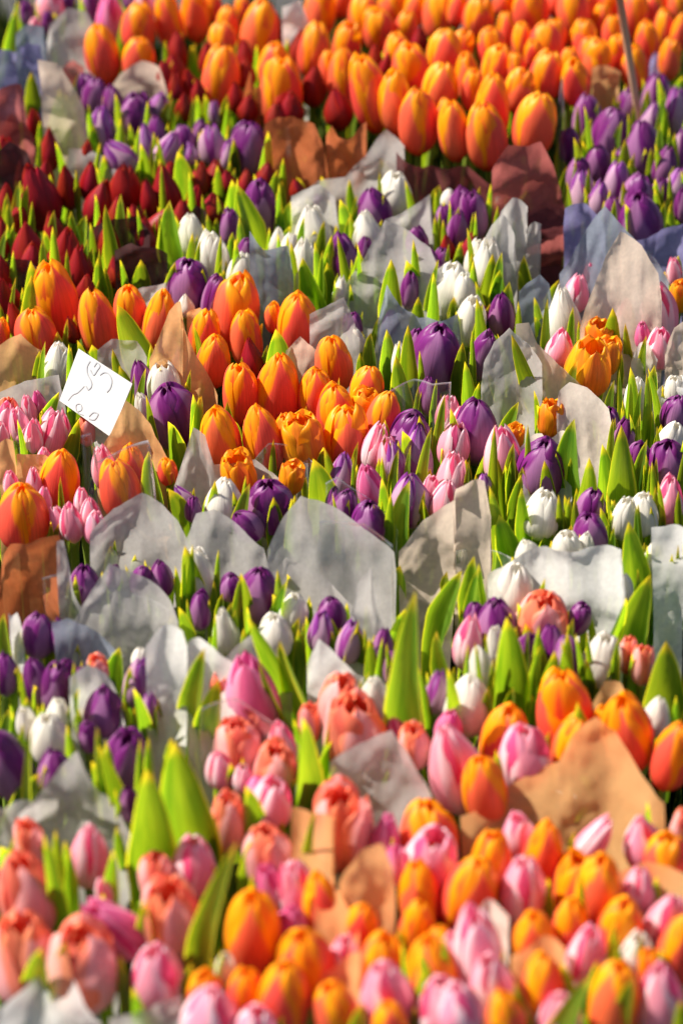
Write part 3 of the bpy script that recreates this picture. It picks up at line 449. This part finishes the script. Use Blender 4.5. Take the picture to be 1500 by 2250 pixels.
VAR = {
 # name, colour words, profile, openness, top shape
 'O': ('orange_tulip', 'orange and yellow', 'egg', 0.02), 'R': ('red_tulip', 'deep red', 'spear', 0.0),
 'P': ('purple_tulip', 'purple', 'egg', 0.03), 'L': ('lilac_tulip', 'pale lilac', 'point', 0.02),
 'W': ('white_tulip', 'white', 'mid', 0.05), 'K': ('pink_tulip', 'pink', 'point', 0.07),
 'M': ('magenta_tulip', 'strong pink', 'point', 0.05), 'C': ('coral_tulip', 'coral', 'double', 0.0),
 'Y': ('yellow_tulip', 'yellow double', 'double', 0.16),
}
TT = np.array([0, .08, .22, .40, .60, .78, .89, .95, 1.0])
PROF = {
 'egg':   np.array([.20, .62, .93, 1.0, .97, .82, .62, .42, .14]),
 'mid':   np.array([.20, .58, .91, 1.0, .93, .72, .50, .34, .13]),
 'point': np.array([.20, .56, .90, 1.0, .89, .64, .42, .28, .10]),
 'spear': np.array([.22, .60, .92, 1.0, .82, .52, .32, .20, .06]),
 'double': np.array([.22, .62, .94, 1.0, .96, .86, .74, .62, .46]),
}
WID = {
 'egg':   np.array([30, 54, 66, 68, 66, 64, 58, 46, 8]),
 'mid':   np.array([30, 52, 64, 66, 63, 58, 50, 38, 5]),
 'point': np.array([30, 52, 62, 64, 61, 55, 46, 34, 4]),
 'spear': np.array([30, 54, 64, 66, 62, 54, 44, 34, 4]),
 'double': np.array([30, 46, 56, 60, 62, 60, 54, 44, 14]),
}
NU, NV = 11, 16
US = np.linspace(-1, 1, NU)
VS = 1 - (1 - np.linspace(0, 1, NV)) ** 1.5
PF = grid_faces(NU, NV)

def petal(kind, R, h, phi, layer, opening, r):
    rr = np.interp(VS, TT, PROF[kind]); aa = np.radians(np.interp(VS, TT, WID[kind]))
    # smooth the broken line
    rr = np.convolve(np.pad(rr, 1, 'edge'), [.25, .5, .25], 'valid'); rr[0] = PROF[kind][0]
    k = r.uniform(0.93, 1.05)
    aa = aa * k
    sk = r.uniform(-0.07, 0.07)
    rib = r.uniform(0.03, 0.09)
    lay = 1.0 - 0.10 * layer
    top = h * (1.0 + r.uniform(-0.05, 0.03) + (0.02 if layer else -0.01))
    ph1, ph2 = r.uniform(0, 6.28), r.uniform(0, 6.28)
    V = []; UV = []
    for j, v in enumerate(VS):
        for i, u in enumerate(US):
            a = phi + aa[j] * u + sk * v * v
            rad = R * rr[j] * lay
            rad += R * (opening * v ** 3 * (1.0 + 0.0 * u))
            rad += R * rib * (1 - u * u) * math.sin(math.pi * min(1, v * 1.05)) - R * 0.035 * (abs(u) > 0.99) * v
            rad += R * 0.045 * u * math.sin(math.pi * v)                      # one edge over, the other under
            # fold along the midrib near the tip
            rad -= R * 0.06 * math.exp(-(u / 0.16) ** 2) * (v ** 2)
            if kind == 'double':
                rad += R * 0.09 * v * math.sin(u * 4.2 + ph1) * abs(u) + R * 0.05 * v * math.sin(v * 9 + ph2)
            else:
                rad += R * 0.022 * v * math.sin(u * 3.2 + ph1)
            z = top * (0.0 + v) - (top * (0.055 if kind != 'double' else 0.09)) * u * u * v * v
            if v < 0.08:
                z -= 0.0
            V.append((rad * math.sin(a), -rad * math.cos(a), z)); UV.append((i / (NU - 1), v))
    return V, UV

def tube(p0, p1, r0, r1, n=7, bend=0.0, seg=6):
    p0 = np.array(p0, float); p1 = np.array(p1, float)
    V = []; Fc = []
    for j in range(seg + 1):
        t = j / seg
        c = p0 + (p1 - p0) * t + np.array([bend * math.sin(math.pi * t), 0, 0])
        rad = r0 + (r1 - r0) * t
        for i in range(n):
            a = 2 * math.pi * i / n
            V.append((c[0] + rad * math.cos(a), c[1] + rad * math.sin(a), c[2]))
    for j in range(seg):
        for i in range(n):
            Fc.append((j * n + i, j * n + (i + 1) % n, (j + 1) * n + (i + 1) % n, (j + 1) * n + i))
    Fc.append(tuple(range(n)))
    Fc.append(tuple(range(seg * n, seg * n + n))[::-1])
    return V, Fc

def ordinal(i):
    return ['first', 'second', 'third', 'fourth', 'fifth', 'sixth', 'seventh', 'eighth', 'ninth', 'tenth'][i]

T = []
for b, line in enumerate(x for x in BUNCH.strip().split('\n') if x.strip()):
    phrase, dz, items = [s.strip() for s in line.split('|')]
    for it in items.split(';'):
        q = it.split()
        if not q:
            continue
        c, x, y, w, h = q[0], *map(float, q[1:5])
        lean = float(q[5]) if len(q) > 5 else rnd.uniform(-9, 9)
        T.append(dict(c=c, x=x, y=y, w=w, h=h, lean=lean, b=b, phrase=phrase, dz=float(dz)))
# place each head where its sight line meets the plane of the heads, then ease apart heads that press into one another
for t in T:
    t['r'] = ray(t['x'], t['y'])
    t['d'] = ((ZC + t['dz']) - CAMZ) / t['r'][2]
for step in range(60):
    P = np.array([CAM + t['r'] * t['d'] for t in T])
    for i in range(len(T)):
        dv = P - P[i]
        near = np.nonzero((np.abs(dv[:, 0]) < 0.06) & (np.abs(dv[:, 1]) < 0.08))[0]
        for j in near:
            if j <= i:
                continue
            ri = T[i]['w'] * T[i]['d'] / F / 2; rj = T[j]['w'] * T[j]['d'] / F / 2
            dxy = math.hypot(P[i][0] - P[j][0], P[i][1] - P[j][1])
            want = 0.93 * (ri + rj)
            if dxy < want:
                a, bb = (T[i], T[j]) if T[i]['y'] > T[j]['y'] else (T[j], T[i])     # a in front
                s = min(0.002, (want - dxy) * 0.3)
                lim = 0.045
                if a.get('m', 0) > -lim:
                    a['d'] -= s; a['m'] = a.get('m', 0) - s
                if bb.get('m', 0) < lim:
                    bb['d'] += s; bb['m'] = bb.get('m', 0) + s

# labels: by bunch and colour, in rows from front to back, counted from the left
by = {}
for t in T:
    by.setdefault((t['b'], t['c']), []).append(t)
for (b, c), L in by.items():
    L.sort(key=lambda t: -t['y'])
    n = len(L)
    per = n if n <= 6 else math.ceil(n / math.ceil(n / 6))
    rows = [L[i:i + per] for i in range(0, n, per)]
    for ri, row in enumerate(rows):
        row.sort(key=lambda t: t['x'])
        for k, t in enumerate(row):
            lean = 'leaning ' if abs(t['lean']) >= 15 else ''
            cw = VAR[c][1]
            if n == 1:
                where = 'only one so coloured in'
            elif len(row) == 1:
                where = 'on its own,'
            elif len(row) == 2:
                where = ('left one of two,' if k == 0 else 'right one of two,')
            else:
                where = 'leftmost,' if k == 0 else 'rightmost,' if k == len(row) - 1 else ordinal(k) + ' from left,'
            rw = '' if len(rows) == 1 else ('front row, ' if ri == 0 else 'backmost row, ' if ri == len(rows) - 1 else ordinal(ri) + ' row back, ')
            lab = f"{lean}{cw} tulip, {where} {rw}{t['phrase']}"
            lab = lab.replace('only one so coloured in,', 'only one so coloured in')
            t['label'] = lab

def build_tulip(t, idx):
    r = random.Random(1000 + idx)
    name, _, kind, opening = VAR[t['c']]
    if t['c'] in 'WKLM' and r.random() < 0.45:
        kind = r.choice(('mid', 'spear', 'point'))
    if t['c'] == 'P' and r.random() < 0.3:
        kind = 'mid'
    if t['c'] == 'Y' and t['w'] > 90:
        kind = 'point'; opening = 0.42
    P = CAM + t['r'] * t['d']
    w = t['w'] * t['d'] / F * {'O': 0.99, 'R': 1.16}.get(t['c'], 1.09)
    # height of the head: the photo shows h = hh*cos + part of the width
    hp = t['h'] * t['d'] / F * 1.17
    R = w / 2 / 1.04
    el = math.asin(min(0.95, -t['r'][2] / np.linalg.norm(t['r'])))
    hh = math.sqrt(max(hp * hp - (0.75 * w * math.sin(el)) ** 2, (0.6 * hp) ** 2)) / math.cos(el)
    hh = min(max(hh, 1.45 * w), 2.15 * w)
    P = np.array(P)
    base = P - np.array([0, 0, hh * 0.5])
    lean = math.radians(t['lean'])
    pit = math.radians(r.uniform(-8, 6))
    e = empty(name, (base[0], base[1], 0.0))
    tag(e, t['label'], t['c_cat'], t['group'])
    M = Matrix.Translation(Vector((0, 0, P[2]))) @ Matrix.Rotation(lean, 4, 'Y') @ Matrix.Rotation(pit, 4, 'X') @ Matrix.Translation(Vector((0, 0, -hh * 0.5)))
    M3 = np.array(M)
    def tf(V):
        V = np.asarray(V); return (V @ M3[:3, :3].T) + M3[:3, 3]
    phi0 = r.uniform(0, 2.09)
    op = opening + r.uniform(-0.02, 0.07) + (r.uniform(0, 0.16) if t['c'] in 'WKML' and r.random() < 0.6 else 0)
    R *= r.uniform(0.97, 1.05)
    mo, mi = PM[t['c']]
    if kind == 'double':
        rings = [(3, 0, 1.0, 1.0), (3, 1, 0.97, 0.99), (3, 2.6, 0.9, 0.97), (2, 4.6, 0.8, 0.93)]
    else:
        rings = [(3, 0, 1.0, 1.0), (3, 1, 1.0, 1.0)]
    # the flower head: receptacle and pistil, carrying the petals
    V = []; Fc = []
    prof = [(0.0, 0.0045), (0.004, 0.30 * R), (hh * 0.10, 0.34 * R), (hh * 0.16, 0.14 * R), (hh * 0.42, 0.10 * R), (hh * 0.46, 0.17 * R), (hh * 0.48, 0.02 * R)]
    for z, rad in prof:
        for i in range(8):
            V.append((rad * math.cos(i * math.pi / 4), rad * math.sin(i * math.pi / 4), z))
    for j in range(len(prof) - 1):
        for i in range(8):
            Fc.append((j * 8 + i, j * 8 + (i + 1) % 8, (j + 1) * 8 + (i + 1) % 8, (j + 1) * 8 + i))
    head = mesh_obj('flower_head', tf(V), Fc, STEM, e)
    for q, (n, lay, ws, hs) in enumerate(rings):
        for k in range(n):
            ph = phi0 + 2 * math.pi * k / n + q * math.pi / 3 + r.uniform(-0.09, 0.09)
            V, UV = petal(kind, R, hh * hs, ph, lay, op * (1 if kind != 'double' else 1 + 0.4 * (q == 0)) + r.uniform(-0.02, 0.03) + (r.uniform(0.12, 0.34) if r.random() < 0.10 else 0), r)
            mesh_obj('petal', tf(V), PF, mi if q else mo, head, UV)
    b = tf([(0, 0, 0.003)])[0]
    foot = (b[0] * 1.0 - math.sin(lean) * 0.1 + r.uniform(-0.02, 0.02), r.uniform(-0.01, 0.02), 0.0)
    V, Fc = tube(foot, b, 0.0036, 0.0042, 8, r.uniform(-0.012, 0.012))
    mesh_obj('stem', V, Fc, STEM, e)
    t['obj'] = e; t['base'] = base
    return e

LNU, LNV = 7, 16
LFACES = grid_faces(LNU, LNV)
def leaf_mesh(tip, foot, width, r, parent, origin, extra=0.09, mat=None, name='leaf'):
    """a channelled lance-shaped blade from foot (carried further down by extra) to tip"""
    tip = np.array(tip); foot = np.array(foot)
    ax = tip - foot; L = np.linalg.norm(ax); ax = ax / L
    low = foot - np.array([ax[0] * 0.5, ax[1], max(ax[2], 0.6)]) * extra
    tot = np.linalg.norm(tip - low)
    big = width > 0.028
    yaw = r.uniform(-0.75, 0.75) * (0.35 if big else 1)
    side = np.array([math.cos(yaw), math.sin(yaw), 0.0]); side -= ax * np.dot(side, ax); side /= np.linalg.norm(side)
    out = np.cross(side, ax)
    fv = extra / (extra + L)
    bend = r.uniform(-0.10, 0.10) * L * (0.3 if big else 1); arc = r.uniform(0.0, 0.10) * tot
    V = []; UV = []
    tw = r.uniform(-0.5, 0.5)
    for j in range(LNV):
        t = j / (LNV - 1)
        c = low + (tip - low) * t + side * bend * math.sin(math.pi * t) + out * arc * math.sin(math.pi * t * 0.9)
        s = max(0.0, (t - fv) / (1 - fv))
        wp = (0.72 + 0.28 * min(1, t / max(fv, .01))) if t < fv else (1 + 0.14 * math.sin(math.pi * min(1, s * 2))) * (1 - s ** 2.6) ** 0.85
        hw = width * 0.58 / math.cos(yaw) * wp
        a = tw * t
        sd = side * math.cos(a) + out * math.sin(a); ot = out * math.cos(a) - side * math.sin(a)
        for i in range(LNU):
            u = -1 + 2 * i / (LNU - 1)
            V.append(c + sd * hw * u + ot * hw * (0.42 * u * u - 0.05 * math.cos(u * 9)) - origin); UV.append((i / (LNU - 1), t))
    return mesh_obj(name, V, LFACES, mat or LEAF, parent, UV)

CATS = {'O': 'orange tulip', 'R': 'red tulip', 'P': 'purple tulip', 'L': 'lilac tulip', 'W': 'white tulip', 'K': 'pink tulip', 'M': 'pink tulip', 'C': 'coral tulip', 'Y': 'yellow tulip'}
for i, t in enumerate(T):
    t['c_cat'] = CATS[t['c']]
    t['group'] = CATS[t['c']] + 's in the wrapped bunches'
    build_tulip(t, i)

XY = np.array([(t['x'], t['y']) for t in T])
PB = np.array([t['base'] for t in T])
HAS = {}
def leaf_from_px(tx, ty, fx, fy, w, r, owner=None):
    f = at_z(fx, fy, ZC - 0.025)
    n = np.array([0.0, 1.0, 0.12])
    tip = at_plane(tx, ty, f, n)
    wid = w * depth(f) / F
    if owner is None:
        d2 = (PB[:, 0] - f[0]) ** 2 + (PB[:, 1] - f[1] - 0.01) ** 2
        for k in np.argsort(d2)[:6]:
            if HAS.get(k, 0) < 3:
                owner = k; break
        else:
            owner = int(np.argmin(d2))
    HAS[owner] = HAS.get(owner, 0) + 1
    e = T[owner]['obj']
    leaf_mesh(tip, f, wid, r, e, np.array(e.location))
lr = random.Random(5)
for q in LEAVES.replace('\n', '').split(';'):
    a = list(map(float, q.split()))
    if len(a) == 5:
        a[4] *= 0.9
        leaf_from_px(*a, lr)
# smaller leaf tips beside the varieties that carry them
for i, t in enumerate(T):
    p = {'P': .8, 'L': .8, 'W': .8, 'R': .7, 'K': .5, 'M': .5, 'C': .5, 'O': .10, 'Y': .5}[t['c']]
    if 1050 < t['y'] < 1250 and t['x'] > 1050:
        p = 1.0
    many = 5 if (t['x'] > 1050 and 850 < t['y'] < 1300) else 4 if t['c'] in 'PLW' else 2
    s = lr.choice((-1, 1))
    for _ in range(many):
        if lr.random() > p:
            continue
        s = -s; w = t['w']
        x = t['x'] + s * w * lr.uniform(.28, .72); y = t['y'] + lr.uniform(-.1, .15) * t['h']
        leaf_from_px(x + lr.uniform(-10, 10), y - t['h'] * (lr.uniform(.15, .70) if t['c'] in 'PLWR' or many == 5 else lr.uniform(.0, .45)), x, y + t['h'] * lr.uniform(.40, .62), max(12, w * lr.uniform(.16, .34)), lr, i)

# ------------------------------------------------------------------ wrappers
def creases(r, n):
    out = []
    for _ in range(n):
        a = r.uniform(0, math.pi); out.append((math.cos(a), math.sin(a), r.uniform(0, 1), r.uniform(0.45, 1.2) / 0.05, r.uniform(0.3, 1.0)))
    return out
def tri(x):
    x = x - math.floor(x); return abs(2 * x - 1)
def sheet(pts, y0, lean, mat, parent, origin, r, film=False):
    xm = sum(p[0] for p in pts) / len(pts)
    p0 = at_z(xm, y0, ZC - 0.02)
    ln = math.radians(lean)
    n = np.array([0.0, math.cos(ln), -math.sin(ln)])
    dn = -np.array([0.0, math.sin(ln), math.cos(ln)])
    # resample the top edge
    pts = [np.array(p, float) for p in pts]
    seg = [np.linalg.norm(b - a) for a, b in zip(pts, pts[1:])]
    cum = np.concatenate([[0], np.cumsum(seg)])
    N = max(14, int(cum[-1] / 8)); S = np.sort(np.concatenate([np.linspace(0, cum[-1], N), cum[1:-1]])); N = len(S)
    ex = np.interp(S, cum, [p[0] for p in pts]); ey = np.interp(S, cum, [p[1] for p in pts])
    top = np.array([at_plane(a, b, p0, n) for a, b in zip(ex, ey)])
    wid = top[:, 0].max() - top[:, 0].min(); cx = (top[:, 0].max() + top[:, 0].min()) / 2
    M = 48
    fine = [(math.cos(q), math.sin(q), r.uniform(0, 1), r.uniform(45, 95), r.uniform(.4, 1)) for q in (r.uniform(0, 3.1) for _ in range(4))]
    cr = creases(r, 5); amp = (0.0060 if not film else 0.0015) * (1.7 if mat in (PAPER['r'], PAPER['d'], PAPER['o']) else 1)
    V = []; UV = []
    bul = min(0.03, wid * 0.22) * r.uniform(0.5, 1.0)
    for j in range(M):
        v = j / (M - 1)
        for i in range(N):
            P = top[i]
            length = (P[2] - (ZC - 0.17)) / -dn[2]
            Q = P + dn * length * v
            s = (P[0] - cx) / max(wid, 1e-4) * 2
            Q = Q.copy()
            Q[0] = cx + (Q[0] - cx) * (1 - 0.42 * v * v)
            Q[1] += bul * (1 - s * s) - bul * 0.3
            a, b = Q[0], Q[2]
            d = sum(am * (tri(a * ca * fr + b * sa * fr + ph) - 0.5) for ca, sa, ph, fr, am in cr) * amp
            d += 0.0009 * (0 if film else 1) * sum(am * (tri(a * ca * fr + b * sa * fr + ph + 0.15 * math.sin(a * 60)) - 0.5) for ca, sa, ph, fr, am in fine)
            d += amp * 0.35 * math.sin(a * 70 + b * 22 + cr[0][2] * 6)
            # the rim rolls a little
            d -= 0.004 * math.exp(-(v / 0.06) ** 2) * math.sin(s * 2.5 + cr[1][2] * 6)
            Q[1] += d * 1.5
            V.append(Q - origin); UV.append((i / (N - 1), 1 - v))
    nm = 'film_sheet' if film else 'paper_sheet'
    o = mesh_obj(nm, V, grid_faces(N, M), mat, parent, UV)
    return o
wr = random.Random(21)
for line in WRAPS.strip().split('\n'):
    lab, y0, lean, sh = [s.strip() for s in line.split('|')]
    y0 = float(y0); lean = float(lean)
    sheets = []
    film = False
    for s in sh.split(';'):
        m, pt = s.strip().split(':')
        sheets.append((m, [tuple(map(float, p.split(','))) for p in pt.split()]))
        film = film or m == 'F'
    xm = sum(p[0] for _, ps in sheets for p in ps) / sum(len(ps) for _, ps in sheets)
    org = at_z(xm, y0, ZC - 0.19)
    name = 'cellophane_sleeve' if film else 'paper_wrapper'
    e = empty(name, org)
    tag(e, lab, 'cellophane' if film else 'wrapping paper', 'clear sleeves round the bunches' if film else 'paper wrappers round the bunches')
    for k, (m, ps) in enumerate(sheets):
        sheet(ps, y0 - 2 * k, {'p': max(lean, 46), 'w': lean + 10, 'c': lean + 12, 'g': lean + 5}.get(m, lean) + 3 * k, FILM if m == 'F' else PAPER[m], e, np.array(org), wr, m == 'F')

# ------------------------------------------------------------------ price card
def price_card():
    t = NT('card_board')
    p = t.n('ShaderNodeBsdfPrincipled', i_Roughness=0.6)
    p.inputs['Base Color'].default_value = (0.52, 0.51, 0.485, 1)
    m = t.out(p.outputs[0])
    ti = NT('card_ink'); pi = ti.n('ShaderNodeBsdfPrincipled', i_Roughness=0.7); pi.inputs['Base Color'].default_value = (0.34, 0.345, 0.36, 1); mi = ti.out(pi.outputs[0])
    p0 = at_z(210, 985, ZC); ln = math.radians(18)
    n = np.array([0.42, 0.66, -0.62]); n /= np.linalg.norm(n)
    cs = [at_plane(x, y, p0, n) for x, y in ((173, 766), (291, 843), (243, 960), (131, 880))]
    org = at_plane(210, 960, p0, n)
    e = empty('price_card', org)
    tag(e, 'white tilted price card with pencil writing standing among the tulips', 'price card')
    V = [c - org for c in cs] + [c - org + n * 0.0012 for c in cs]
    mesh_obj('card', V, [(0, 3, 2, 1), (4, 5, 6, 7), (0, 1, 5, 4), (1, 2, 6, 5), (2, 3, 7, 6), (3, 0, 4, 7)], m, e, smooth=False)
    def stroke(px, w=3.0):
        pts = [at_plane(x, y, p0, n) - n * 0.0006 - org for x, y in px]
        V = []; Fc = []
        for i, q in enumerate(pts):
            a = pts[max(0, i - 1)]; b = pts[min(len(pts) - 1, i + 1)]
            d = b - a; sd = np.cross(d, n); sd = sd / np.linalg.norm(sd) * (w * 2.4 / F / 2)
            V += [q + sd, q - sd]
            if i:
                Fc.append((2 * i - 2, 2 * i - 1, 2 * i + 1, 2 * i))
        mesh_obj('handwriting', V, Fc, mi, e, smooth=False)
    def curve(ctrl, n=30):
        c = np.array(ctrl, float); out = []
        m = len(c) - 1
        for k in range(n):
            x = k / (n - 1) * m; i = min(int(x), m - 1); f = x - i
            a = c[max(0, i - 1)]; b = c[i]; cc = c[i + 1]; d = c[min(m, i + 2)]
            out.append(0.5 * ((2 * b) + (-a + cc) * f + (2 * a - 5 * b + 4 * cc - d) * f * f + (-a + 3 * b - 3 * cc + d) * f ** 3))
        return out
    stroke(curve([(199, 793), (192, 806), (193, 822), (201, 838), (201, 850), (194, 856), (190, 848)]))
    stroke(curve([(199, 812), (206, 824), (214, 814), (220, 804), (214, 797), (207, 806)]))
    stroke(curve([(220, 824), (230, 818), (240, 822), (246, 836), (243, 852), (235, 862)]))
    stroke(curve([(150, 880), (160, 868), (172, 862), (186, 848)]), 2)
    stroke(curve([(170, 905), (180, 900), (178, 888), (168, 890), (170, 905), (184, 912)]), 2)
    stroke(curve([(196, 915), (206, 906), (216, 910), (208, 922), (196, 920)]), 3)
price_card()

# ------------------------------------------------------------------ wooden stick at the top right
def stick():
    t = NT('stick_wood')
    tc = t.n('ShaderNodeTexCoord'); mp = t.n('ShaderNodeMapping'); mp.inputs['Scale'].default_value = (300, 300, 12); t.l(tc.outputs['Object'], mp.inputs[0])
    ns = t.n('ShaderNodeTexNoise', i_Scale=1.0, i_Detail=4.0); t.l(mp.outputs[0], ns.inputs['Vector'])
    c = t.mix(ns.outputs[0], (0.42, 0.22, 0.12), (0.66, 0.42, 0.26))
    p = t.n('ShaderNodeBsdfPrincipled', i_Roughness=0.6); t.l(c, p.inputs['Base Color'])
    m = t.out(p.outputs[0])
    foot = at_z(1398, 250, ZC); n = np.array([0.0, 1.0, 0.0])
    a = at_plane(1395, 215, foot, n); b = at_plane(1352, -60, foot, n)
    down = a + (a - b) * ((a[2]) / (b[2] - a[2]))
    V, Fc = tube((0, 0, 0), b - down, 0.0045, 0.0050, 8)
    e = mesh_obj('wooden_stick', V, Fc, m)
    e.location = down
    tag(e, 'thin brown wooden stick standing among the orange tulips', 'stick')
stick()

# ------------------------------------------------------------------ dense foliage low between the stems
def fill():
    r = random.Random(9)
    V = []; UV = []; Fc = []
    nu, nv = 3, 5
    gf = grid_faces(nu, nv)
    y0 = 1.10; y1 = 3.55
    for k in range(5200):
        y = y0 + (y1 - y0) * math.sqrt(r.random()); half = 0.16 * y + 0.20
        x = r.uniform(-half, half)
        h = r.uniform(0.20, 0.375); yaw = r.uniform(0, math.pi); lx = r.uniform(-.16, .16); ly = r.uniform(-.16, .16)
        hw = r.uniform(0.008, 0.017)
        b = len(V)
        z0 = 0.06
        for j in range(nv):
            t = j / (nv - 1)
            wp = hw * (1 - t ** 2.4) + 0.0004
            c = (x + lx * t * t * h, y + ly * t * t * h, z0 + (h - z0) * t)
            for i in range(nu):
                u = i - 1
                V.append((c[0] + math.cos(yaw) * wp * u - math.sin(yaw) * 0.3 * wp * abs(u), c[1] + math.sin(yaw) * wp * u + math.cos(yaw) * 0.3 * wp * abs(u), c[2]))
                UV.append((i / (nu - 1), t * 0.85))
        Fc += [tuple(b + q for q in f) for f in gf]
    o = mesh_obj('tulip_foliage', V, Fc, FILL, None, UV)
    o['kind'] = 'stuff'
fill()
